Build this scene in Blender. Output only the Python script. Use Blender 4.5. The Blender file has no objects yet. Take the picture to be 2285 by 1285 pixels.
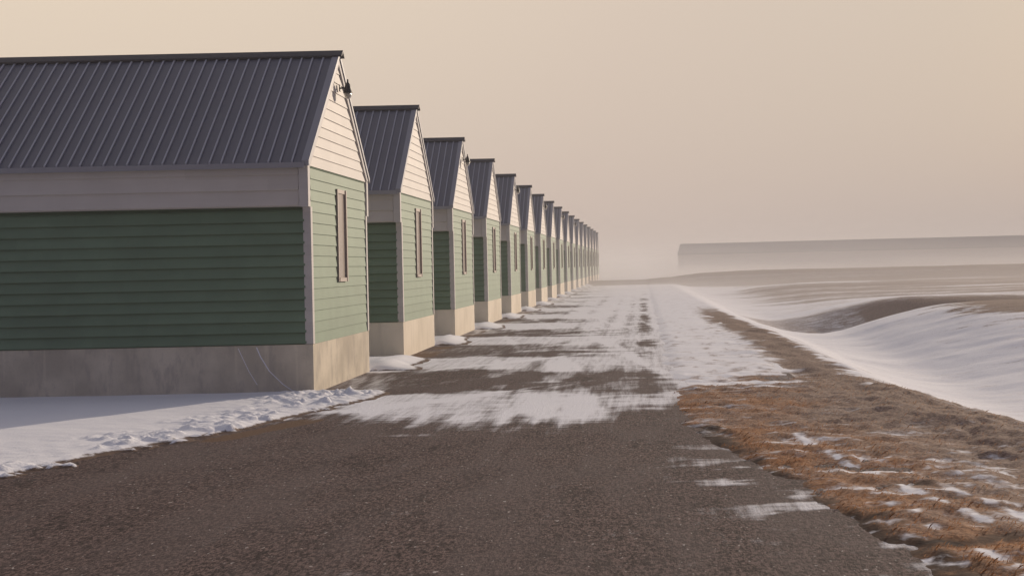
import bpy, math, random
import numpy as np
from mathutils import Vector, Matrix

sc = bpy.context.scene
C = sc.collection
R = math.radians

# ------------------------------------------------------------------ camera
FPX, ROLL, H = 2830.0, 0.021, 2.0
cam_d = bpy.data.cameras.new('camera')
cam = bpy.data.objects.new('camera', cam_d); C.objects.link(cam)
cam_d.sensor_fit = 'HORIZONTAL'
cam_d.sensor_width = 36.0
cam_d.lens = 36.0 * FPX / 2285.0
cam_d.shift_x = -(1433 - 1142.5) / 2285.0
cam_d.shift_y = -(642.5 - 588) / 2285.0
cam_d.clip_start = 0.1; cam_d.clip_end = 5000
cam.matrix_world = Matrix.Translation((0, 0, H)) @ Matrix.Rotation(R(90), 4, 'X') @ Matrix.Rotation(-ROLL, 4, 'Z')
sc.camera = cam

# ------------------------------------------------------------------ world, sun, exposure
SUN_AZ, SUN_EL = 56.0, 14.0            # azimuth from +X towards +Y
sun_vec = Vector((math.cos(R(SUN_AZ)) * math.cos(R(SUN_EL)), math.sin(R(SUN_AZ)) * math.cos(R(SUN_EL)), math.sin(R(SUN_EL))))
world = bpy.data.worlds.new('World'); sc.world = world; world.use_nodes = True
wt = world.node_tree; wt.nodes.clear()
def wn(t, **k):
    n = wt.nodes.new(t)
    for a, v in k.items(): setattr(n, a, v)
    return n
out = wn('ShaderNodeOutputWorld'); bg = wn('ShaderNodeBackground'); bg.inputs[1].default_value = 1.0
sky = wn('ShaderNodeTexSky', sky_type='NISHITA', sun_disc=False)
sky.sun_elevation = R(SUN_EL); sky.sun_rotation = R(90 - SUN_AZ)
sky.air_density = 2.0; sky.dust_density = 5.0; sky.ozone_density = 1.0
skyb = wn('ShaderNodeVectorMath', operation='SCALE'); skyb.inputs[3].default_value = 0.07
wt.links.new(sky.outputs[0], skyb.inputs[0])
geo = wn('ShaderNodeTexCoord')
sep = wn('ShaderNodeSeparateXYZ'); wt.links.new(geo.outputs['Generated'], sep.inputs[0])
dot = wn('ShaderNodeVectorMath', operation='DOT_PRODUCT'); wt.links.new(geo.outputs['Generated'], dot.inputs[0])
dot.inputs[1].default_value = (-0.55, 0.78, 0.30)     # the bright quarter of the blowing-snow veil
ramp = wn('ShaderNodeValToRGB'); e = ramp.color_ramp.elements
e[0].position = 0.28; e[0].color = (0.085, 0.086, 0.145, 1)
e[1].position = 1.0; e[1].color = (0.79, 0.67, 0.55, 1)
m1 = ramp.color_ramp.elements.new(0.60); m1.color = (0.31, 0.305, 0.36, 1)
m2 = ramp.color_ramp.elements.new(0.915); m2.color = (0.67, 0.57, 0.50, 1)
m3 = ramp.color_ramp.elements.new(0.815); m3.color = (0.555, 0.50, 0.46, 1)
mr = wn('ShaderNodeMapRange'); mr.inputs[1].default_value = -1; mr.inputs[2].default_value = 1
wt.links.new(dot.outputs['Value'], mr.inputs[0]); wt.links.new(mr.outputs[0], ramp.inputs[0])
# slightly darker towards the horizon, dimmer far overhead
elev = wn('ShaderNodeValToRGB'); e = elev.color_ramp.elements
e[0].position = 0.0; e[0].color = (0.93, 0.89, 0.90, 1)
e[1].position = 1.0; e[1].color = (0.84, 0.90, 1.08, 1)
a1 = elev.color_ramp.elements.new(0.10); a1.color = (0.99, 0.97, 0.96, 1)
a2 = elev.color_ramp.elements.new(0.24); a2.color = (1.08, 1.06, 1.02, 1)
wt.links.new(sep.outputs['Z'], elev.inputs[0])
veil = wn('ShaderNodeMix', data_type='RGBA', blend_type='MULTIPLY'); veil.inputs[0].default_value = 1
wt.links.new(ramp.outputs[0], veil.inputs[6]); wt.links.new(elev.outputs[0], veil.inputs[7])
mix = wn('ShaderNodeMix', data_type='RGBA'); mix.inputs[0].default_value = 0.92
wt.links.new(skyb.outputs[0], mix.inputs[6]); wt.links.new(veil.outputs[2], mix.inputs[7])
wt.links.new(mix.outputs[2], bg.inputs[0]); wt.links.new(bg.outputs[0], out.inputs[0])

sl = bpy.data.lights.new('sun', 'SUN'); sl.energy = 3.8; sl.angle = R(0.6); sl.color = (1.0, 0.835, 0.66)
so = bpy.data.objects.new('sun', sl); C.objects.link(so)
so.rotation_euler = sun_vec.to_track_quat('Z', 'Y').to_euler(); so.location = (30, 40, 30)

sc.view_settings.view_transform = 'Standard'; sc.view_settings.look = 'None'
sc.view_settings.exposure = 0.0; sc.view_settings.gamma = 1.0
sc.render.engine = 'CYCLES'
sc.cycles.volume_bounces = 1
sc.cycles.volume_step_rate = 2.0
sc.cycles.volume_max_steps = 96
sc.cycles.use_denoising = True

# ------------------------------------------------------------------ helpers
def tag(o, label=None, cat=None, group=None, kind=None):
    if label: o['label'] = label
    if cat: o['category'] = cat
    if group: o['group'] = group
    if kind: o['kind'] = kind
    return o
def empty(name, loc):
    o = bpy.data.objects.new(name, None); C.objects.link(o); o.location = loc; o.empty_display_size = 0.3
    return o
class MB:
    def __init__(s): s.v = []; s.f = []
    def add(s, vs, fs):
        b = len(s.v); s.v += [tuple(v) for v in vs]; s.f += [tuple(b + i for i in f) for f in fs]
    def box(s, x0, x1, y0, y1, z0, z1):
        s.add([(x0,y0,z0),(x1,y0,z0),(x1,y1,z0),(x0,y1,z0),(x0,y0,z1),(x1,y0,z1),(x1,y1,z1),(x0,y1,z1)],
              [(0,3,2,1),(4,5,6,7),(0,1,5,4),(1,2,6,5),(2,3,7,6),(3,0,4,7)])
    def prism(s, poly, x0, x1):
        """poly: (y,z) points, counter-clockwise seen from +X; extruded along X"""
        n = len(poly)
        vs = [(x0, y, z) for y, z in poly] + [(x1, y, z) for y, z in poly]
        s.add(vs, [tuple(range(n - 1, -1, -1)), tuple(range(n, 2 * n))] + [(i, (i + 1) % n, n + (i + 1) % n, n + i) for i in range(n)])
    def lathe(s, prof, c, n=20):
        vs = []
        for r, z in prof:
            for k in range(n):
                a = 2 * math.pi * k / n; vs.append((c[0] + r * math.cos(a), c[1] + r * math.sin(a), c[2] + z))
        fs = []
        for i in range(len(prof) - 1):
            for k in range(n):
                fs.append((i * n + k, i * n + (k + 1) % n, (i + 1) * n + (k + 1) % n, (i + 1) * n + k))
        s.add(vs, fs)
    def tube(s, p, q, r, n=10):
        p, q = Vector(p), Vector(q); d = (q - p).normalized()
        a = d.orthogonal().normalized(); b = d.cross(a)
        vs = [P + (a * math.cos(2*math.pi*k/n) + b * math.sin(2*math.pi*k/n)) * r for P in (p, q) for k in range(n)]
        s.add(vs, [(k, (k+1) % n, n + (k+1) % n, n + k) for k in range(n)] + [tuple(range(n-1, -1, -1)), tuple(range(n, 2*n))])
    def build(s, name, m, parent=None, smooth=False):
        me = bpy.data.meshes.new(name); me.from_pydata(s.v, [], s.f); me.update()
        me.materials.append(m)
        if smooth: me.polygons.foreach_set('use_smooth', [True] * len(me.polygons))
        o = bpy.data.objects.new(name, me); C.objects.link(o)
        if parent: o.parent = parent
        return o

def ss(a, b, x):
    t = np.clip((x - a) / (b - a), 0, 1); return t * t * (3 - 2 * t)
def vnoise(x, y, seed=0):
    xi = np.floor(x).astype(np.int64); yi = np.floor(y).astype(np.int64)
    xf = x - xi; yf = y - yi
    def h(i, j):
        n = (i * 374761393 + j * 668265263 + seed * 1442695041) & 0xffffffff
        n = ((n ^ (n >> 13)) * 1274126177) & 0xffffffff
        n = ((n ^ (n >> 16)) * 2246822519) & 0xffffffff
        return ((n ^ (n >> 15)) & 0xffffff) / float(0xffffff)
    u = xf * xf * (3 - 2 * xf); v = yf * yf * (3 - 2 * yf)
    return (h(xi, yi) * (1 - u) + h(xi + 1, yi) * u) * (1 - v) + (h(xi, yi + 1) * (1 - u) + h(xi + 1, yi + 1) * u) * v
def fbm(x, y, o=4, seed=0):
    s = 0; a = 0.5; t = 0
    for k in range(o):
        s = s + a * vnoise(x, y, seed + 17 * k); t += a; a *= 0.5; x = x * 2.03 + 5.1; y = y * 2.03 + 9.7
    return s / t
def grid_obj(name, xs, ys, zf, mats, attrs, parent=None):
    X, Y = np.meshgrid(xs, ys); Z = zf(X, Y)
    nx, ny = len(xs), len(ys)
    co = np.stack([X, Y, Z], -1).reshape(-1, 3)
    i = np.arange(nx * ny).reshape(ny, nx)
    f = np.stack([i[:-1, :-1], i[:-1, 1:], i[1:, 1:], i[1:, :-1]], -1).reshape(-1, 4)
    me = bpy.data.meshes.new(name)
    me.vertices.add(len(co)); me.vertices.foreach_set('co', co.astype(np.float32).ravel())
    me.loops.add(f.size); me.loops.foreach_set('vertex_index', f.astype(np.int32).ravel())
    me.polygons.add(len(f)); me.polygons.foreach_set('loop_start', np.arange(0, f.size, 4, dtype=np.int32))
    me.update(calc_edges=True)
    me.polygons.foreach_set('use_smooth', np.ones(len(f), bool))
    for k, fn in attrs.items():
        at = me.attributes.new(k, 'FLOAT', 'POINT'); at.data.foreach_set('value', fn(X, Y).astype(np.float32).ravel())
    me.materials.append(mats)
    o = bpy.data.objects.new(name, me); C.objects.link(o)
    return o

# ------------------------------------------------------------------ materials
def mat(name):
    m = bpy.data.materials.new(name); m.use_nodes = True
    nt = m.node_tree; b = nt.nodes['Principled BSDF']
    return m, nt, b
def N(nt, t, ins=None, **k):
    n = nt.nodes.new(t)
    for a, v in k.items(): setattr(n, a, v)
    for a, v in (ins or {}).items():
        if isinstance(v, bpy.types.NodeSocket): nt.links.new(v, n.inputs[a])
        else: n.inputs[a].default_value = v
    return n
def noise(nt, scale, vec=(1, 1, 1), detail=4, rough=0.55, dist=0.0, off=(0, 0, 0)):
    tc = N(nt, 'ShaderNodeTexCoord')
    mp = N(nt, 'ShaderNodeMapping', {0: tc.outputs['Object'], 1: off, 3: vec})
    return N(nt, 'ShaderNodeTexNoise', {'Vector': mp.outputs[0], 'Scale': scale, 'Detail': detail, 'Roughness': rough, 'Distortion': dist}).outputs[0]
def rng(nt, x, a, b, c=0.0, d=1.0):
    return N(nt, 'ShaderNodeMapRange', {0: x, 1: a, 2: b, 3: c, 4: d}, interpolation_type='SMOOTHSTEP').outputs[0]
def math2(nt, op, a, b):
    return N(nt, 'ShaderNodeMath', {0: a, 1: b}, operation=op).outputs[0]
def cmix(nt, f, a, b, bt='MIX'):
    n = N(nt, 'ShaderNodeMix', {0: f, 6: a, 7: b}, data_type='RGBA', blend_type=bt); return n.outputs[2]
def bump(nt, b, h, s, d=0.02):
    n = N(nt, 'ShaderNodeBump', {'Height': h, 'Strength': s, 'Distance': d}); nt.links.new(n.outputs[0], b.inputs['Normal'])
def rgba(*c): return (c[0], c[1], c[2], 1)

def siding_mat(name, col, dirt=0.12):
    m, nt, b = mat(name)
    n1 = noise(nt, 1.3, (1, 1, 1)); n2 = noise(nt, 9, (0.15, 0.15, 3))
    c = cmix(nt, rng(nt, n1, .3, .7, 0, dirt), rgba(*col), rgba(*[x * .62 for x in col]))
    c = cmix(nt, rng(nt, n2, .45, .8, 0, .25), c, rgba(*[x * .8 for x in col]))
    sp = N(nt, 'ShaderNodeSeparateXYZ', {0: N(nt, 'ShaderNodeTexCoord').outputs['Object']})
    row = N(nt, 'ShaderNodeMath', {0: math2(nt, 'DIVIDE', math2(nt, 'SUBTRACT', sp.outputs[2], .80), .18)}, operation='FLOOR').outputs[0]
    seg = N(nt, 'ShaderNodeMath', {0: math2(nt, 'ADD', math2(nt, 'DIVIDE', sp.outputs[0], 3.6), math2(nt, 'MULTIPLY', row, .37))}, operation='FLOOR').outputs[0]
    wnz = N(nt, 'ShaderNodeTexWhiteNoise', {'Vector': N(nt, 'ShaderNodeCombineXYZ', {0: row, 1: seg}).outputs[0]}, noise_dimensions='2D').outputs[0]
    c = cmix(nt, rng(nt, wnz, 0, 1, 0, .16), c, rgba(*[x * .55 for x in col]))
    nt.links.new(c, b.inputs['Base Color']); b.inputs['Roughness'].default_value = .6; b.inputs['Specular IOR Level'].default_value = .25
    bump(nt, b, noise(nt, 30, (.1, .1, 4)), .15, .01)
    return m
M_green = siding_mat('green_siding', (0.168, 0.250, 0.168), .35)
M_white = siding_mat('white_siding', (0.60, 0.56, 0.52), .2)
M_trim = siding_mat('trim_paint', (0.56, 0.53, 0.51), .15)

m, nt, b = mat('roof_metal'); M_roof = m
n1 = noise(nt, .8, (1, 1, 1)); n2 = noise(nt, 6, (3, .3, .3))
c = cmix(nt, n1, rgba(.100, .102, .130), rgba(.140, .140, .170)); c = cmix(nt, rng(nt, n2, .4, .75, 0, .35), c, rgba(.155, .155, .175))
nt.links.new(c, b.inputs['Base Color']); b.inputs['Roughness'].default_value = .5; b.inputs['Metallic'].default_value = .0
b.inputs['Specular IOR Level'].default_value = .4
m, nt, b = mat('seam_sheen_metal'); M_seam_sheen = m
b.inputs['Base Color'].default_value = rgba(.36, .37, .42); b.inputs['Roughness'].default_value = .45  # seams paler than the roof: their sky sheen put into the base colour
m, nt, b = mat('flashing_metal'); M_flash = m
b.inputs['Base Color'].default_value = rgba(.28, .28, .31); b.inputs['Roughness'].default_value = .5
m, nt, b = mat('ridge_metal'); M_ridge = m
b.inputs['Base Color'].default_value = rgba(.05, .045, .05); b.inputs['Roughness'].default_value = .6
m, nt, b = mat('concrete'); M_conc = m
n1 = noise(nt, 1.1, (1, 1, 1), 6); n2 = noise(nt, 4, (1, 1, .35), 5, .7); n3 = noise(nt, 30, (1, 1, 1), 3)
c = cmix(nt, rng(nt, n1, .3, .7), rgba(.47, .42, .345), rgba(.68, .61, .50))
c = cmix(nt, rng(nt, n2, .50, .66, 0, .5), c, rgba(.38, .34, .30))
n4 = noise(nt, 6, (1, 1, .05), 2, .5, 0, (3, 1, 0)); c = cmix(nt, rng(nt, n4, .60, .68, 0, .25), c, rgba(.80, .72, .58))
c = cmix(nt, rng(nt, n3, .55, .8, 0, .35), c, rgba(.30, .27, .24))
nt.links.new(c, b.inputs['Base Color']); b.inputs['Roughness'].default_value = .9; b.inputs['Specular IOR Level'].default_value = .1
bump(nt, b, math2(nt, 'ADD', n2, n3), .35, .015)
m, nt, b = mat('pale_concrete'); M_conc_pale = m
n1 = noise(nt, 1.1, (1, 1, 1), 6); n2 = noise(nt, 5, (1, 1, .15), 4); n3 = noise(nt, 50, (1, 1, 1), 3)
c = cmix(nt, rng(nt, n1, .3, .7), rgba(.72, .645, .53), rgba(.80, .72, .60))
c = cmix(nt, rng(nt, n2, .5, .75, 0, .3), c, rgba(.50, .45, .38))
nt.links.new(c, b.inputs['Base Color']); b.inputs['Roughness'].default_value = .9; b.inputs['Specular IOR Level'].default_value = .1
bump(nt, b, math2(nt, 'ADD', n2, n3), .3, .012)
m, nt, b = mat('efflorescence'); M_streak = m
b.inputs['Base Color'].default_value = rgba(.80, .80, .86); b.inputs['Roughness'].default_value = .9
m, nt, b = mat('window_frame_wood'); M_frame = m
b.inputs['Base Color'].default_value = rgba(.36, .29, .25); b.inputs['Roughness'].default_value = .6
m, nt, b = mat('window_glass'); M_glass = m
b.inputs['Base Color'].default_value = rgba(.50, .44, .38); b.inputs['Roughness'].default_value = .15
m, nt, b = mat('lamp_black'); M_lamp = m
b.inputs['Base Color'].default_value = rgba(.022, .018, .018); b.inputs['Roughness'].default_value = .5
m, nt, b = mat('lamp_globe'); M_globe = m
b.inputs['Base Color'].default_value = rgba(.42, .40, .36); b.inputs['Roughness'].default_value = .25
b.inputs['Transmission Weight'].default_value = .35

def snow_color(nt):
    n = noise(nt, 1.7, (1, 1, 1), 5)
    return cmix(nt, n, rgba(.80, .80, .825), rgba(.87, .865, .875))
# asphalt with thin snow blown over it (coverage in the 'snow' attribute, metres-scale shape; fine streaks here)
m, nt, b = mat('asphalt'); M_road = m
at = N(nt, 'ShaderNodeAttribute', attribute_name='snow').outputs['Fac']
fx = noise(nt, 5.0, (.35, 1.6, 1), 5, .65)
fy = noise(nt, 4.0, (2.6, .14, 1), 4, .65)
fg = noise(nt, 55, (1, 1, 1), 2, .6)
det = math2(nt, 'ADD', math2(nt, 'MULTIPLY', math2(nt, 'SUBTRACT', fx, .5), .9), math2(nt, 'MULTIPLY', math2(nt, 'SUBTRACT', fy, .5), 1.0))
det = math2(nt, 'ADD', det, math2(nt, 'MULTIPLY', math2(nt, 'SUBTRACT', fg, .5), .5))
cov = rng(nt, math2(nt, 'ADD', at, det), .12, .98)
a1 = noise(nt, 34, (1, .45, 1), 3, .8); a2 = noise(nt, .9, (1.4, .35, 1), 4); a3 = noise(nt, 13, (1, .45, 1), 4, .8); a4 = noise(nt, 2.2, (1, .5, 1), 3)
asp = cmix(nt, rng(nt, a1, .40, .60), rgba(.034, .023, .022), rgba(.170, .118, .106))
asp = cmix(nt, rng(nt, math2(nt, 'ADD', a3, math2(nt, 'MULTIPLY', math2(nt, 'SUBTRACT', a4, .5), .35)), .50, .64, 0, .85), asp, rgba(.024, .016, .016))
asp = cmix(nt, rng(nt, a2, .40, .62, 0, .5), asp, rgba(.128, .100, .094))
pale = noise(nt, 26, (1, .5, 1), 1, .5, 0, (7, 3, 0))
asp = cmix(nt, rng(nt, pale, .70, .76, 0, .9), asp, rgba(.42, .38, .35))
tu = N(nt, 'ShaderNodeAttribute', attribute_name='turf').outputs['Fac']
asp = cmix(nt, rng(nt, math2(nt, 'ADD', tu, math2(nt, 'SUBTRACT', a3, .5)), .35, .65), asp, cmix(nt, a1, rgba(.07, .04, .025), rgba(.19, .115, .07)))
nt.links.new(cmix(nt, cov, asp, snow_color(nt)), b.inputs['Base Color'])
b.inputs['Roughness'].default_value = .92; b.inputs['Specular IOR Level'].default_value = .15
bh = math2(nt, 'ADD', math2(nt, 'ADD', math2(nt, 'MULTIPLY', a1, .6), a3), math2(nt, 'MULTIPLY', cov, .4))
bump(nt, b, bh, .6, .02)

# bare turf with snow patches
m, nt, b = mat('ground_turf_and_snow'); M_ground = m
at = N(nt, 'ShaderNodeAttribute', attribute_name='snow').outputs['Fac']
gr = N(nt, 'ShaderNodeAttribute', attribute_name='grass').outputs['Fac']
dk = N(nt, 'ShaderNodeAttribute', attribute_name='soil').outputs['Fac']
fx = noise(nt, 2.6, (.35, 1.9, 1), 6, .68); fg = noise(nt, 16, (.8, .8, 1), 4, .75)
det = math2(nt, 'ADD', math2(nt, 'MULTIPLY', math2(nt, 'SUBTRACT', fx, .5), .9), math2(nt, 'MULTIPLY', math2(nt, 'SUBTRACT', fg, .5), .8))
cov = rng(nt, math2(nt, 'ADD', at, det), .26, .86)
g1 = noise(nt, 22, (1, 1, 1), 4, .7); g2 = noise(nt, 1.5, (1, .6, 1), 4, .6); g3 = noise(nt, 60, (1, 1, 1), 2, .6)
warm = cmix(nt, rng(nt, g1, .35, .65), rgba(.17, .075, .034), rgba(.42, .215, .10))
dull = cmix(nt, rng(nt, g1, .35, .65), rgba(.135, .092, .072), rgba(.33, .245, .195))
tf = cmix(nt, math2(nt, 'MULTIPLY', gr, rng(nt, g2, .32, .62, .30, 1)), dull, warm)
tf = cmix(nt, rng(nt, g3, .55, .7, 0, .5), tf, rgba(.06, .04, .03))
tf = cmix(nt, dk, tf, cmix(nt, g1, rgba(.018, .010, .008), rgba(.055, .030, .022)))
nt.links.new(cmix(nt, cov, tf, snow_color(nt)), b.inputs['Base Color'])
b.inputs['Roughness'].default_value = .95; b.inputs['Specular IOR Level'].default_value = .1
bump(nt, b, math2(nt, 'ADD', math2(nt, 'MULTIPLY', g1, .5), math2(nt, 'MULTIPLY', fx, .8)), .45, .03)

m, nt, b = mat('drifted_snow'); M_snow = m
th = N(nt, 'ShaderNodeAttribute', attribute_name='thin').outputs['Fac']; d1 = noise(nt, 9, (.6, 1, 1), 5, .75); d2 = noise(nt, 30, (1, 1, 1), 3, .7)
dm = rng(nt, math2(nt, 'ADD', th, math2(nt, 'MULTIPLY', math2(nt, 'SUBTRACT', d1, .5), 1.5)), .35, .75)
nt.links.new(cmix(nt, dm, snow_color(nt), cmix(nt, d2, rgba(.05, .033, .025), rgba(.20, .13, .095))), b.inputs['Base Color']); b.inputs['Roughness'].default_value = .8; b.inputs['Specular IOR Level'].default_value = .2
bump(nt, b, math2(nt, 'ADD', noise(nt, 6, (.5, 1.6, 1), 5, .6), math2(nt, 'MULTIPLY', noise(nt, 40, (1, 1, 1), 3), .4)), .35, .03)

# ------------------------------------------------------------------ layout constants of the row
GX = -5.38                 # gable plane
Y0, STEP, W, LEN = 20.63, 7.795, 4.2, 17.0
NB = 18
ZF, ZB, ZG, ZE, ZR = 0.80, 3.04, 3.70, 3.79, 5.86
OV = 0.14

# ------------------------------------------------------------------ ground
xk = np.array([-50, 0, 3.0, 5.0, 6.5, 8.0, 10.0, 12.0, 15.0, 20.0, 30.0, 60.0, 300.0])
tabY = [-30, 10, 25, 43, 50, 56, 62, 75, 96, 108, 116, 131, 146, 1200]
tabZ = [
 [0, 0, 0, -.95, -1.30, -1.30, -1.20, -1.00, -.8, -.6, -.3, 0, 0],
 [0, 0, 0, -.90, -1.25, -1.30, -1.20, -1.00, -.8, -.5, -.2, 0, 0],
 [0, 0, 0, -.70, -1.05, -.98, -.72, -.45, -.2, .0, .1, .2, 0],
 [0, 0, 0, -.50, -.52, -.12, .34, .48, .50, .46, .4, .3, 0],
 [0, 0, 0, -.60, -1.00, -.85, -.55, -.20, .05, .2, .2, .2, 0],
 [0, 0, 0, -.80, -1.35, -1.45, -1.35, -1.2, -.9, -.6, -.2, .2, 0],
 [0, 0, 0, -.70, -.98, -.80, -.36, .02, .12, .05, .1, .2, 0],
 [0, 0, 0, -.60, -.85, -.88, -.75, -.55, -.4, -.3, -.1, .2, 0],
 [0, 0, 0, -.55, -.75, -.78, -.65, -.5, -.4, -.35, -.2, .2, 0],
 [0, 0, 0, -.50, -.60, -.55, -.30, -.08, .06, .08, 0, .2, 0],
 [0, 0, 0, -.30, -.35, -.35, -.30, -.25, -.2, -.1, 0, .2, 0],
 [0, .30, .50, .70, .85, .92, .98, 1.05, 1.08, 1.08, 1.1, 1.2, 1.2],
 [0, 0, 0, 0, 0, 0, 0, 0, 0, 0, 0, 0, 0],
 [0, 0, 0, 0, 0, 0, 0, 0, 0, 0, 0, 0, 0]]
cY = np.array([-30, 8, 14.5, 20.8, 31.7, 49, 107, 2000]); cX = np.array([4.6, 4.6, 4.3, 3.5, 3.4, 2.95, 2.5, 2.5])
def xedge(Y): return np.where(Y < 15.8, 0.33 + (15.8 - Y) * .176, 0.33) + (fbm(Y * .9, Y * 0 + 3, 3, 5) - .5) * .22
def smooth_cols(Xs, vals):
    """piecewise smooth interpolation in X"""
    i = np.clip(np.searchsorted(xk, Xs) - 1, 0, len(xk) - 2)
    t = np.clip((Xs - xk[i]) / (xk[i + 1] - xk[i]), 0, 1)
    v = np.array(vals); d = np.gradient(v, xk)
    h = xk[i + 1] - xk[i]
    h00 = 2*t**3 - 3*t**2 + 1; h10 = t**3 - 2*t**2 + t; h01 = -2*t**3 + 3*t**2; h11 = t**3 - t**2
    dd = np.array(d); dd[:3] = 0
    for k in range(len(v) - 1):                        # keep it monotone between knots
        if v[k + 1] == v[k]: dd[k] = dd[k + 1] = 0
    return v[i] * h00 + dd[i] * h * h10 + v[i + 1] * h01 + dd[i + 1] * h * h11
def terrain(X, Y):
    Xc = np.interp(Y, cY, cX)
    Xs = X - Xc + 3.0                                   # shift so the crest sits on the third knot
    wob = (fbm(X * .12, Y * .12, 2, 8) - .5) * 3.0 * ss(7, 14, X)
    Yw = Y + wob * ss(30, 45, Y) * .8
    rows = [smooth_cols(Xs, r) for r in tabZ]
    z = np.zeros_like(X)
    for k in range(len(tabY) - 1):
        m = (Yw >= tabY[k]) & (Yw < tabY[k + 1])
        t = np.clip((Yw - tabY[k]) / (tabY[k + 1] - tabY[k]), 0, 1); t = t * t * (3 - 2 * t)
        z = np.where(m, rows[k] * (1 - t) + rows[k + 1] * t, z)
    right = ss(2.5, 4.5, X - Xc + 3)
    z = z + (fbm(X * .5, Y * .9, 4, 2) - .5) * (.05 + .03 * right)
    z = z + (fbm(X * .3, Y * 1.3, 3, 12) - .5) * .035 * right
    # turf is a hand above the asphalt and dips under it inside the road
    xe = xedge(Y)
    on = ss(-.20, .45, X - xe)
    on = np.maximum(on, ss(112, 130, Y))
    lump = (fbm(X * 6, Y * 4, 4, 4) - .5) * .09 * on * ss(26, 18, Y)
    z = z + (fbm(X * .9, Y * .45, 4, 14) - .5) * .34 * np.exp(-((X - Xc + .3) / .9) ** 2) * ss(60, 30, Y)
    z = np.where(Y < 175, z * on + (on * .065 - .035) + lump, z)
    return z
def g_snow(X, Y):
    xe = xedge(Y); Xc = np.interp(Y, cY, cX); d = X - Xc
    n = fbm(X * .45, Y * 1.6, 4, 21); n2 = fbm(X * 1.4, Y * 4.5, 4, 22)
    s = np.full_like(X, .55)
    # shoulder between the road and the crest
    near = ss(20.8, 18.6, Y + (n - .5) * 7 + (n2 - .5) * 2 - .5 * np.clip(d + 3, 0, 3))                      # foreground turf
    sh_snow = .84 + .12 * ss(28, 50, Y) + (n2 - .5) * .45 + (fbm(X * 7, Y * 2.5, 3, 25) - .5) * .9
    sh_bare = .20 + (n2 - .5) * .62 + .18 * ss(.72, .82, n)
    crest = ss(-1.15, -.45, d + (n2 - .5) * 1.2) * ss(.35, .0, d + (n - .5) * .7) * ss(62, 44, Y)
    sh = sh_snow * (1 - near) + sh_bare * near
    sh = sh * (1 - crest) + crest * (.08 + (n2 - .5) * .4)
    q = X - xe
    for q0, ww, ya, yb, am in ((1.06, .045, 14.3, 9.2, .8), (1.42, .05, 11.5, 7.5, .6), (.62, .05, 10.5, 7.2, .6), (2.35, .06, 12.5, 8.5, .5)):
        sh = sh + am * np.exp(-((q - q0 + (n - .5) * .25) / ww) ** 2) * ss(ya + 1, ya - 1, Y) * ss(yb - 1, yb + 1, Y) * ss(.3, .55, n2)
    st = fbm(X * 3.4 + Y * .6, Y * 9.0 + X * 2.4, 4, 24)
    sh = sh + near * .46 * ss(.58, .76, st) * ss(19, 11, Y)
    # near the bottom right the snow lies in strips on the slope
    sh = sh + near * .18 * ss(1.2, 2.8, d + 2.6) * ss(.5, .75, n2) * ss(13, 9, Y)
    # the open field beyond the crest
    f = .88 + (n2 - .5) * .30
    f = f - .70 * ss(35, 39.5, Y + (n - .5) * 9) * ss(62, 58, Y) * ss(9.4, 11.2, X + (n2 - .5) * 4)      # bare top of first drift
    f = f - .38 * ss(48, 53, Y) * ss(64.5, 61, Y) * ss(3.9, 5.6, X)  # shade of the camera-facing drift flank, painted as thinner snow cover
    f = f - .55 * ss(64, 80, Y + (n - .5) * 14) * ss(5, 11, X) - .12 * ss(118, 124, Y) * ss(3, 8, X)
    f = f + (fbm(X * .07, Y * .45, 4, 29) - .42) * 1.3 * ss(60, 75, Y)
    f = f + .45 * np.exp(-((Y - 107) / 3.0) ** 2) * ss(9, 12, X) * ss(22, 17, X)
    f = np.where(Y > 140, .62, f)
    f = f - .55 * ss(.9, .2, d) * ss(24, 18, Y)                  # turf shows on the near flank of the bank
    w = ss(-.05, .75, d + (n2 - .5) * 1.6 + (fbm(X * 4, Y * 1.6, 3, 28) - .5) * 1.0 * ss(45, 25, Y) - .15)
    s = sh * (1 - w) + f * w
    s = np.where((X < xe - .3) & (Y < 112), .8, s)
    k_ = ss(113, 121, Y) * ss(152, 146, Y); s = s * (1 - k_) + k_ * (.24 + (fbm(X * .05, Y * .4, 3, 30) - .5) * .7)
    return np.clip(s, 0, 1.2)
def g_grass(X, Y):
    xe = xedge(Y); n = fbm(X * .8, Y * .8, 3, 31)
    return ss(2.7, .3, X - xe + (n - .5) * 2.4) * ss(26, 17, Y) * .95 + .05
def g_soil(X, Y):
    xe = xedge(Y); n = fbm(X * 2.5, Y * 1.2, 4, 33)
    return .95 * ss(.44, .12, X - xe + (n - .5) * .5 + (fbm(X * 7, Y * 7, 3, 35) - .5) * .5) * ss(17.5, 15.2, Y) + .8 * ss(.70, .78, fbm(X * 1.6, Y * 2.6, 3, 34)) * ss(16, 12, Y) * ss(2.4, 1.2, X - xe)
def geo_axis(a, step, to, g):
    r = [a]
    while r[-1] < to: r.append(r[-1] + step); step *= g
    return r
xs = sorted(set([-x for x in geo_axis(1.0, .6, 900, 1.18)] + list(np.arange(-.9, 6.0, .055)) + geo_axis(6.0, .09, 900, 1.03)))
ys = sorted(set([-x for x in geo_axis(1, 1, 300, 1.4)] + list(np.arange(-.5, 6.4, .5)) + list(np.arange(6.5, 24, .075)) + geo_axis(24.0, .09, 150, 1.006) + geo_axis(152, 2, 3000, 1.06)))
g = grid_obj('ground', np.array(xs), np.array(ys), terrain, M_ground, {'snow': g_snow, 'grass': g_grass, 'soil': g_soil})
tag(g, 'rolling snowy ground with bare brown turf beside the road', 'ground', kind='structure')

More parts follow.
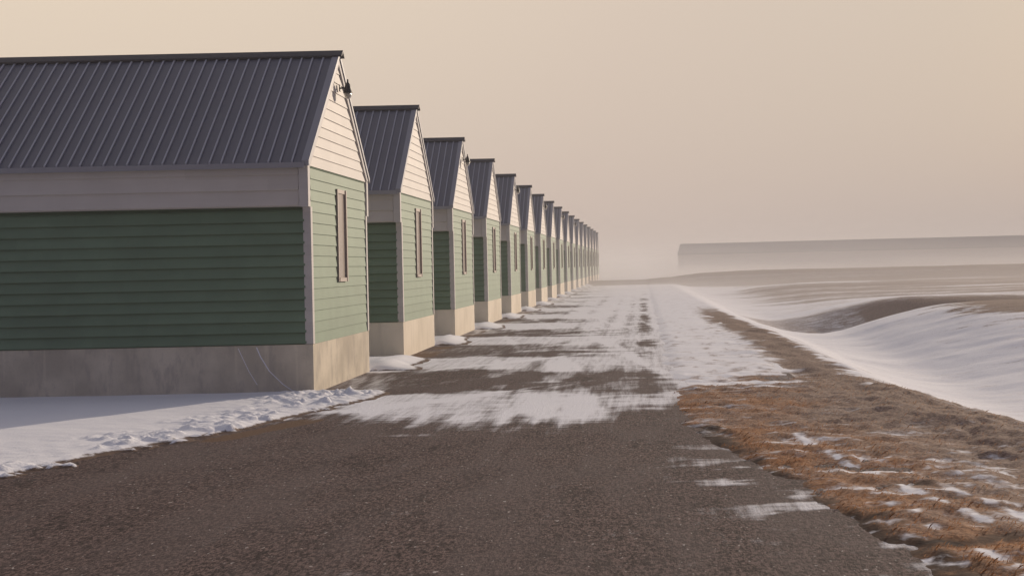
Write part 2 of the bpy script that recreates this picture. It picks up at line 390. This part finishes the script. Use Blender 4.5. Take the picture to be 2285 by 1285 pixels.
# ------------------------------------------------------------------ road
def road_snow(X, Y):
    n = fbm(X * 1.1, Y * 2.4, 4, 41); nx = fbm(X * .5, Y * 3.2, 4, 42); ny = fbm(X * 3.0, Y * .35, 4, 43)
    # gusts come out of the gaps, bending a little towards the viewer
    k = X - GX
    Ye = Y + .22 * np.clip(k, 0, 9) + (n - .5) * 1.1 + (fbm(X * .6, Y * .6, 2, 53) - .5) * 1.0
    s = np.full_like(X, .80)
    # scoured strips in the lee of each gable
    for i in range(NB):
        ya = Y0 + i * STEP + min(.12 * i, 1.3); reach = max(4.5 - .5 * i, 2.3)
        yb = Y0 + i * STEP + W; strip = ss(ya - .3, ya + .35, Ye) * ss(yb + .5, yb - .35, Ye)
        fade = ss(reach + 1.6, reach - 2.0, k + (nx - .5) * 4.5) * (.72 + .5 * ss(.62, .42, fbm((X - .5 * (Y - 20)) * 1.1, Y * .22, 3, 52)))
        s = s - (.82 - .030 * i) * strip * fade
    s = s + .16 * ss(27, 50, Y)
    # bare foreground
    edge = np.interp(X, [-8, -4.5, -3.6, -2.6, -1.6, -.3, .4], [17.3, 17.2, 16.5, 16.0, 15.7, 16.3, 17.8])
    fg = ss(edge + 1.3, edge - 1.0, Y + (ny - .5) * 2.6 + (n - .5) * 1.2 + (fbm(X * 7, Y * .5, 3, 49) - .5) * 1.6)
    s = s * (1 - fg) + fg * (-.04 + .10 * ss(.6, .8, nx))
    # worn wheel tracks and the dark verge line running to the vanishing point
    far = ss(95, 60, Y)
    for cx, w, a in ((-3.2, .14, .32), (-2.15, .18, .42), (-1.15, .12, .34), (-.50, .16, .42), (.05, .22, .85)):
        s = s - a * np.exp(-((X - cx + (ny - .5) * .3) / w) ** 2) * ss(.34, .62, fbm(X * .8, Y * .35, 4, 48) * .7 + nx * .3) * far * (1 - fg)
    # patchy bare place around the near verge
    s = s - .60 * np.exp(-((Y - 21.5) / 2.0) ** 2) * ss(-1.6, -.6, X + (ny - .5) * .8) * ss(.33, .62, nx)
    # thin streaks swept across the scoured strips
    s = s + .45 * ss(.58, .76, fbm((X - .75 * (Y - 20)) * 1.3, Y * .15, 4, 47)) * (1 - fg)
    s = s + .30 * ss(.52, .72, fbm((X + .15 * Y) * 2.6, Y * .12, 3, 57)) * (1 - fg)
    # loose snow in the near right corner of the asphalt
    q = X - xedge(Y)
    s = s + fg * .68 * ss(-1.25, -.1, q) * ss(.50, .66, fbm(X * 1.5, Y * 3.4, 4, 51)) * ss(15.5, 12, Y)
    s = s + fg * .9 * np.exp(-((X + 2.6) / .5) ** 2 - ((Y - 15.2) / .12) ** 2) * ss(.4, .6, fbm(X * 3, Y * 0, 2, 5))
    return s
def road_turf(X, Y):
    ax, ay, bx, by = -6.25, 12.25, -4.35, 17.75
    L = math.hypot(bx - ax, by - ay)
    sd = -((X - ax) * (by - ay) - (Y - ay) * (bx - ax)) / L
    n = fbm(X * 1.2, Y * 1.2, 3, 81)
    t = np.exp(-((sd + .12) / .22) ** 2) * ss(14.6, 15.3, Y) * ss(17.4, 16.8, Y) * 1.1
    t = t + .9 * np.exp(-((X - GX - .3) / .35) ** 2) * (np.mod(Y - Y0, STEP) < W) * ss(.45, .6, n) * (Y > 24)
    return t * (.5 + n)
xs = np.array(sorted(list(np.arange(-24, -7.5, .8)) + list(np.arange(-7.5, 2.6, .065))))
ys = np.array(sorted(set(list(np.arange(-25, 6, 1.0)) + list(np.arange(6, 25, .08)) + geo_axis(25.0, .09, 175, 1.006))))
r = grid_obj('road', xs, ys, lambda X, Y: X * 0 + 0.012 * (vnoise(X * .5, Y * .5, 9) - .5), M_road, {'snow': road_snow, 'turf': road_turf})
tag(r, 'gritty asphalt road with snow blowing across it', 'road', kind='structure')

# ------------------------------------------------------------------ drifted snow before and between the sheds
def drift(X, Y):
    n = fbm(X * .8, Y * .8, 4, 61); lum = fbm(X * 4.2, Y * 4.2, 3, 62); fine = fbm(X * 9, Y * 9, 3, 63)
    # bank in front of the first shed, bounded by the road edge line
    ax, ay, bx, by = -6.25, 12.25, -4.35, 17.75
    L = math.hypot(bx - ax, by - ay)
    sd = -((X - ax) * (by - ay) - (Y - ay) * (bx - ax)) / L + (n - .5) * .35 + (lum - .5) * .22       # > 0 on the shed's side
    back = ss(0, .55, sd)
    h1 = .10 * back + .05 * (n - .5) * back
    pat = ss(.42, .62, fbm(X * 1.3, Y * 1.3, 3, 66)); tiny = fbm(X * 17, Y * 17, 2, 67)
    clod = (ss(.55, .8, lum) * .03 + ss(.56, .8, fine) * .05 + ss(.6, .85, tiny) * .03) * (.25 + .75 * pat) * ss(-.02, .06, sd) * ss(2.3, .4, sd)
    clod2 = (ss(.5, .75, fine) * .045 + ss(.5, .8, lum) * .03 + ss(.6, .85, tiny) * .025) * np.exp(-((X + 5.3) / .9) ** 2 - ((Y - 19.6) / .9) ** 2)
    h1 = h1 + clod + clod2 - .05
    lim = ss(20.9 + .15, 20.9 - .4, Y + (n - .5) * .2) * ss(-3.9, -4.9, X + (n - .5) * .8 - .12 * (Y - 18))
    h1 = h1 * lim - .05 * (1 - lim)
    h1 = np.where(Y < 21.2, h1, -.05)
    h = h1
    for i in range(NB):
        yc = Y0 + i * STEP + W + (STEP - W) / 2; hw = (STEP - W) / 2
        m = np.abs(Y - yc) < hw + 1.2
        t = (Y - yc + .25 * np.clip(X - GX, 0, 3)) / hw
        k = X - GX
        prof = np.clip(1 - np.abs(t) ** 3, 0, 1) ** .7
        out = np.where(k > 0, ss(1.25, -.1, k + (n - .5) * .8 + t * .25), 1)
        g_ = (.05 + .10 * prof + .05 * (n - .5)) * out + .06 * np.exp(-((k - .15) / .28) ** 2) * prof - .045
        inside = np.where(k > 0, ss(1.02, .85, np.abs(t)), ss(1.25, 1.15, np.abs(t)))
        g_ = g_ * inside - .05 * (1 - inside)
        h = np.where(m, np.maximum(h, g_), h)
    return h
xs = np.array(sorted(list(np.arange(-24, -12.5, .5)) + list(np.arange(-12.5, -3.2, .05))))
ys = np.array(sorted(set(list(np.arange(9.5, 21.3, .045)) + list(np.arange(21.3, 45, .12)) + list(np.arange(45, 165, .3)))))
s_ = grid_obj('snow', xs, ys, drift, M_snow, {'thin': lambda X, Y: ss(.045, .0, drift(X, Y))})
tag(s_, 'drifted crusty snow banked before and between the sheds', 'snow', kind='stuff')

# ------------------------------------------------------------------ sheds
def roof_z(y):             # y measured from the near wall; top face of the roof deck
    half = W / 2 + OV; yy = y + OV
    t = yy / half if yy <= half else (2 * half - yy) / half
    return ZE + (ZR - ZE) * t
def lap_face(mb, x, y0f, y1f, z0, z1, pitch=.18, lip=.017, sgn=1):
    """lapped boards on a plane of constant x, y limits given as functions of z"""
    z = z0
    while z < z1 - 1e-4:
        t = min(z + pitch, z1)
        a0, a1, b0, b1 = y0f(z), y1f(z), y0f(t), y1f(t)
        if b1 - b0 < .01: b0 = b1 = (a0 + a1) / 2
        vs = [(x, a0, z), (x, a1, z), (x + sgn * lip, a1, z), (x + sgn * lip, a0, z), (x, b0, t), (x, b1, t)]
        mb.add(vs, [(0, 3, 2, 1) if sgn > 0 else (0, 1, 2, 3), (3, 2, 5, 4) if sgn > 0 else (3, 4, 5, 2), (0, 4, 3), (1, 2, 5)])
        z = t
def lap_side(mb, y, x0, x1, z0, z1, pitch=.18, lip=.042, sgn=-1):
    z = z0
    while z < z1 - 1e-4:
        t = min(z + pitch, z1); z = z + .018
        vs = [(x0, y, z), (x1, y, z), (x1, y + sgn * lip, z), (x0, y + sgn * lip, z), (x0, y, t), (x1, y, t)]
        mb.add(vs, [(0, 1, 2, 3), (3, 2, 5, 4), (0, 3, 4), (1, 5, 2)] if sgn < 0 else [(3, 2, 1, 0), (4, 5, 2, 3), (0, 4, 3), (1, 2, 5)])
        z = t

def make_shed():
    root = empty('shed', (GX, Y0, 0))
    # all parts are modelled with the near wall on y = 0 and the gable on x = 0
    f = MB(); f.box(-LEN, 0.0, 0.0, W, -.4, ZF)
    f.build('foundation', M_conc, root)
    # core + green boards
    g = MB(); g.box(-LEN + .03, -.03, .03, W - .03, ZF + .002, ZB - .08); g.box(-LEN + .031, -.031, .10, W - .10, ZB - .08, ZG - .002)
    lap_face(g, -.02, lambda z: .07, lambda z: W - .07, ZF + .001, ZG)
    lap_face(g, -LEN + .02, lambda z: .07, lambda z: W - .07, ZF + .001, ZG, sgn=-1)
    lap_side(g, .02, -LEN + .1, -.1, ZF + .001, ZB - .075)
    lap_side(g, W - .02, -LEN + .1, -.1, ZF + .001, ZB - .075, sgn=1)
    g.build('wall', M_green, root)
    # white boards of the gable
    half = W / 2
    ylow = lambda z: max(.02, (z - ZE - .05) / (ZR - ZE) * (half + OV) - OV + .03)
    w = MB()
    for X, sg in ((-.018, 1), (-LEN + .018, -1)):
        lap_face(w, X, ylow, lambda z: W - ylow(z), ZG + .004, ZR - .12, sgn=sg)
    w.prism([(.04, ZG + .01), (W - .04, ZG + .01), (half, ZR - .2)], -LEN + .03, -.03)
    w.build('gable', M_white, root)
    # boxed white band under each eave
    e_ = MB()
    for s in (0, 1):
        ya, yb = (-OV, .0) if s == 0 else (W, W + OV)
        e_.box(-LEN + .04, -.04, *((.0, .11) if s == 0 else (W - .11, W)), ZB + .003, ZE - .012)
        e_.box(-LEN, -.012, ya + .034 * (s == 0), yb - .034 * (s == 1), ZB, ZE - .01)
        if s == 0: lap_side(e_, ya + .032, -LEN, -.15, ZB + .001, ZE - .02, .25, .03)
        else: lap_side(e_, yb - .032, -LEN, -.15, ZB + .001, ZE - .02, .25, .03, sgn=1)
    e_.build('eave_band', M_white, root)
    # corner boards
    for ya, yb in ((-.012, .10), (W - .10, W + .012)):
        c = MB(); c.box(-.12, .008, ya, yb, ZF + .006, ZB - .002); c.build('corner_board', M_trim, root)
    for ya, yb in ((-OV - .006, -.014), (W + .014, W + OV + .006)):
        c = MB(); c.box(-.14, .010, ya, yb, ZB - .004, ZE - .012); c.build('corner_board', M_trim, root)
    # rake boards on the gable
    for s in (0, 1):
        pts = [(-OV, ZE - .06), (half, ZR - .075), (half, ZR - .16), (-OV + .10, ZE - .06)]
        pts = [(-OV, ZE - .07), (-OV + .13, ZE - .07), (half, ZR - .19), (half, ZR - .05)]
        if s: pts = [(W - y, z) for y, z in pts][::-1]
        c = MB(); c.prism(pts, -.01, .022); c.build('rake_board', M_trim, root)
    # metal roof slopes with standing seams
    rf = MB(); seam_faces = set()
    sl_ = (ZR - ZE) / (half + OV)
    for s in (0, 1):
        fy = (lambda y: y) if s == 0 else (lambda y: W - y)
        p0, p1 = (-OV - .05, ZE - .05 * sl_), (half, ZR)
        poly = [(fy(p0[0]), p0[1] - .05), (fy(p1[0]), p1[1] - .05), (fy(p1[0]), p1[1]), (fy(p0[0]), p0[1])]
        if s: poly = poly[::-1]
        rf.prism(poly, -LEN - .05, .035)
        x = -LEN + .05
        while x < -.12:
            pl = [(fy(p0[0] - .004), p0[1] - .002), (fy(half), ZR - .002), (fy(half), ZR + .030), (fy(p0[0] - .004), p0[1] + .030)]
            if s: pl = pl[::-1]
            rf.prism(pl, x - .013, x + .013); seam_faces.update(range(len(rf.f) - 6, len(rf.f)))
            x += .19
    roof = rf.build('roof', M_roof, root)
    roof.data.materials.append(M_seam_sheen)
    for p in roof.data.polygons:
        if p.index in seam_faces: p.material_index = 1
    for s in (0, 1):
        fy = (lambda y: y) if s == 0 else (lambda y: W - y)
        pl = [(fy(-OV - .055), ZE - .05 * sl_ - .055), (fy(half), ZR - .05), (fy(half), ZR + .034), (fy(-OV - .055), ZE - .05 * sl_ + .034)]
        if s: pl = pl[::-1]
        a = MB(); a.prism(pl, -.075, .042); a.build('rake_flashing', M_flash, roof)
    a = MB(); a.prism([(half - .11, ZR - .065), (half, ZR + .036), (half + .11, ZR - .065), (half + .11, ZR - .035), (half, ZR + .068), (half - .11, ZR - .035)], -LEN - .08, .10)
    a.build('ridge_cap', M_ridge, roof)
    a = MB(); a.box(-LEN - .05, -.03, -OV - .075, -OV - .045, ZE - .13, ZE - .045); a.build('eave_flashing', M_flash, roof)
    # slit window
    yc, wh, z0, z1 = W / 2, .31, 1.79, 3.43
    fr = MB()
    for a, b_, px in ((yc - wh, yc - wh + .05, .022), (yc + wh - .06, yc + wh, .040)): fr.box(-.02, px, a, b_, z0, z1)
    fr.box(-.02, .021, yc - wh + .05, yc + wh - .06, z1 - .07, z1 - .0015)
    fr.box(-.02, .030, yc - wh + .05, yc + wh - .06, z0 + .0015, z0 + .07)
    win = fr.build('window', M_frame, root)
    pn = MB(); pn.box(-.02, .002, yc - wh + .051, yc + wh - .061, z0 + .072, z1 - .072); pn.build('pane', M_glass, win)
    return root
def make_lamp(root):
    y, z = W / 2, 5.25
    a = MB(); a.box(.022, .040, y - .045, y + .045, z - .06, z + .06); a.tube((.035, y, z), (.17, y, z), .014); a.tube((.17, y, z - .01), (.17, y, z + .09), .012)
    lamp = a.build('lamp', M_lamp, root)
    s = MB(); s.lathe([(.001, .16), (.014, .155), (.018, .10), (.045, .065), (.060, .0), (.078, -.075), (.085, -.085), (.083, -.09), (.070, -.07), (.001, -.05)], (.17, y, z), 20)
    s.build('lamp_shade', M_lamp, lamp, True)
    g_ = MB(); g_.lathe([(.055, -.075), (.066, -.11), (.060, -.155), (.035, -.19), (.001, -.20)], (.17, y, z), 20)
    g_.build('globe', M_globe, lamp, True)
    return lamp
def copy_tree(o, parent=None):
    c = o.copy(); C.objects.link(c)
    if parent: c.parent = parent
    for ch in list(o.children): copy_tree(ch, c)
    return c
words = ['first', 'second', 'third', 'fourth', 'fifth', 'sixth', 'seventh', 'eighth', 'ninth', 'tenth', 'eleventh', 'twelfth',
         'thirteenth', 'fourteenth', 'fifteenth', 'sixteenth', 'seventeenth', 'eighteenth']
plain = make_shed()
sheds = [plain] + [copy_tree(plain) for i in range(1, NB)]
lamp0 = make_lamp(sheds[0])
for i, s in enumerate(sheds):
    s.location = (GX, Y0 + i * STEP, 0)
    if i and i % 2 == 0 and i <= 10: copy_tree(lamp0, s)
    if i == 0: lb = 'nearest green and white shed, its long shaded side filling the left of the picture'
    elif i == 1: lb = 'second green shed from the camera, without a gable lamp, on pale sunlit concrete'
    elif i == 2: lb = 'third green shed from the camera, a black lamp on its white gable'
    elif i == NB - 1: lb = 'farthest green shed, fading into blown snow at the end of the row'
    elif i == NB - 2: lb = 'hazy green shed just before the farthest one at the end of the row'
    elif i <= 10: lb = '%s green shed in the row from the camera, %s' % (words[i], 'with a gable lamp' if i % 2 == 0 else 'no lamp on its gable')
    else: lb = 'hazy green shed, %s in the row counted from the camera' % words[i]
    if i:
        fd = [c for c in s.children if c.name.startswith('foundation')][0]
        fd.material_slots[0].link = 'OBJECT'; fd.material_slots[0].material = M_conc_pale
    tag(s, lb, 'shed', 'green sheds in a row along the road')
# pale streaks of lime running down the first foundation
for pts, w_ in (([(-.92, .77), (-.86, .62), (-.72, .38), (-.50, .16), (-.30, .02)], .010), ([(-1.22, .76), (-1.15, .60), (-1.05, .38), (-.92, .16)], .006)):
    k = MB()
    for (x0, z0), (x1, z1) in zip(pts[:-1], pts[1:]):
        k.add([(x0 - w_, -.003, z0), (x0 + w_, -.003, z0), (x1 + w_, -.003, z1), (x1 - w_, -.003, z1)], [(0, 1, 2, 3)][:1])
    k.build('lime_streak', M_streak, sheds[0])

# ------------------------------------------------------------------ long shed far across the field
fs = empty('long_shed', (7.4, 262, 0)); fs.rotation_euler = (0, 0, math.atan2(-30, 100))
w = MB(); w.box(0, 110, 0, 4.2, -.3, 3.8)
w.prism([(0.02, 3.8), (4.18, 3.8), (2.1, 5.6)], .02, 109.98)
w.build('wall', M_white, fs)
rf = MB()
for s in (0, 1):
    pl = [(-.2, 3.62), (2.1, 5.70), (2.1, 5.90), (-.2, 3.80)]
    if s: pl = [(4.2 - y, z) for y, z in pl][::-1]
    rf.prism(pl, -.02, 110.3)
rf.build('roof', M_roof, fs)
tag(fs, 'long low grey-roofed building faint in blown snow far across the field', 'building')

# ------------------------------------------------------------------ dry grass on the verge
m, nt, b = mat('dry_grass_blades'); M_blade = m
oi = N(nt, 'ShaderNodeAttribute', attribute_name='tone').outputs['Fac']; trn = N(nt, 'ShaderNodeBsdfTranslucent'); mxs = N(nt, 'ShaderNodeMixShader', {0: .5, 1: b.outputs[0], 2: trn.outputs[0]}); nt.links.new(mxs.outputs[0], nt.nodes['Material Output'].inputs[0])
rp = N(nt, 'ShaderNodeValToRGB', {0: oi}); e = rp.color_ramp.elements
e[0].color = rgba(.10, .05, .025); e[1].color = rgba(.43, .33, .255); x_ = rp.color_ramp.elements.new(.45); x_.color = rgba(.38, .18, .075)
nt.links.new(rp.outputs[0], b.inputs['Base Color']); nt.links.new(rp.outputs[0], trn.inputs[0]); b.inputs['Roughness'].default_value = .8; b.inputs['Specular IOR Level'].default_value = .1
rs = np.random.RandomState(4)
n = 60000
Yp = 6.5 + 16 * rs.rand(n) ** 1.3
xe = xedge(Yp); Xc = np.interp(Yp, cY, cX)
Xp = xe + .02 + (Xc + .9 - xe) * rs.rand(n)
sn = g_snow(Xp, Yp); keep = sn + (rs.rand(n) - .5) * .3 < .26; keep &= g_soil(Xp, Yp) + rs.rand(n) * .4 < .8; keep &= rs.rand(n) < .35 + .65 * g_grass(Xp, Yp)
keep &= fbm(Xp * 2.2, Yp * 2.2, 3, 71) + rs.rand(n) * .35 > .55
Xp, Yp = Xp[keep], Yp[keep]; Zp = terrain(Xp, Yp)
n = len(Xp)
hgt = (.008 + .030 * rs.rand(n) ** 3) * (.5 + fbm(Xp * 1.5, Yp * 1.5, 3, 72)); wd = .0015 + .0025 * rs.rand(n)
lean = .9 + 1.2 * rs.rand(n); ang = rs.randn(n) * .7 - .15
bx, by = np.cos(ang) * lean * hgt, np.sin(ang) * lean * hgt
px_, py_ = -np.sin(ang) * wd, np.cos(ang) * wd
ang2 = rs.rand(n) * 6.28; px_, py_ = np.cos(ang2) * wd, np.sin(ang2) * wd
v = np.stack([np.stack([Xp - px_, Yp - py_, Zp - .01], -1), np.stack([Xp + px_, Yp + py_, Zp - .01], -1),
              np.stack([Xp + bx * .5 + px_ * .7, Yp + by * .5 + py_ * .7, Zp + hgt * .75], -1), np.stack([Xp + bx, Yp + by, Zp + hgt], -1),
              np.stack([Xp + bx * .5 - px_ * .7, Yp + by * .5 - py_ * .7, Zp + hgt * .75], -1)], 1).reshape(-1, 3)
idx = np.arange(n)[:, None] * 5 + np.arange(5)[None, :]
me = bpy.data.meshes.new('dry_grass')
me.vertices.add(len(v)); me.vertices.foreach_set('co', v.astype(np.float32).ravel())
me.loops.add(idx.size); me.loops.foreach_set('vertex_index', idx.astype(np.int32).ravel())
me.polygons.add(n); me.polygons.foreach_set('loop_start', np.arange(0, idx.size, 5, dtype=np.int32)); me.update(calc_edges=True)
warmth = g_grass(Xp, Yp)
tone = np.clip(rs.rand(n) * .45 + .62 - .42 * warmth + .1 * rs.randn(n), 0, 1)
me.attributes.new('tone', 'FLOAT', 'POINT').data.foreach_set('value', np.repeat(tone, 5).astype(np.float32))
me.materials.append(M_blade)
o = bpy.data.objects.new('dry_grass', me); C.objects.link(o)
tag(o, 'short dry orange brown grass on the bank by the road', 'grass', kind='stuff')

# ------------------------------------------------------------------ air
def vol(name, bx0, bx1, by0, by1, bz0, bz1, m):
    k = MB(); k.box(bx0, bx1, by0, by1, bz0, bz1); o = k.build(name, m); return o
m = bpy.data.materials.new('haze_air'); m.use_nodes = True; nt = m.node_tree; nt.nodes.clear()
vo = N(nt, 'ShaderNodeOutputMaterial'); pv = N(nt, 'ShaderNodeVolumePrincipled', {'Color': (.93, .905, .89, 1), 'Density': .0014, 'Anisotropy': .0})
nt.links.new(pv.outputs[0], vo.inputs['Volume'])
tag(vol('haze', -1000, 1000, -400, 3100, -3.0, 7.5, m), 'pale snowy haze over the whole scene', 'haze', kind='stuff')

m = bpy.data.materials.new('blowing_snow_air'); m.use_nodes = True; nt = m.node_tree; nt.nodes.clear()
vo = N(nt, 'ShaderNodeOutputMaterial')
tc = N(nt, 'ShaderNodeNewGeometry').outputs['Position']
sp = N(nt, 'ShaderNodeSeparateXYZ', {0: tc})
hz = math2(nt, 'ADD', .07, math2(nt, 'POWER', 2.718, math2(nt, 'MULTIPLY', math2(nt, 'MAXIMUM', math2(nt, 'ADD', sp.outputs[2], .3), 0.0), -.75)))
nearf = rng(nt, sp.outputs[1], 36, 115, 0.0, .021)
farf = rng(nt, sp.outputs[1], 126, 142, 0.0, .012)
top = rng(nt, sp.outputs[2], 7.0, 5.0, 0, 1)
nz = N(nt, 'ShaderNodeTexNoise', {'Vector': N(nt, 'ShaderNodeMapping', {0: tc, 3: (.03, .06, .5)}).outputs[0], 'Scale': 1.0, 'Detail': 2}).outputs[0]
dn = math2(nt, 'MULTIPLY', math2(nt, 'MULTIPLY', math2(nt, 'ADD', nearf, farf), hz), math2(nt, 'MULTIPLY', rng(nt, nz, .3, .7, .35, 1.6), top))
pv = N(nt, 'ShaderNodeVolumePrincipled', {'Color': (.97, .95, .93, 1), 'Density': dn, 'Anisotropy': .0})
nt.links.new(pv.outputs[0], vo.inputs['Volume'])
tag(vol('blowing_snow', -60, 160, 30, 330, -2.0, 7.1, m), 'low mist of snow blowing over the road and far field', 'blowing snow', kind='stuff')
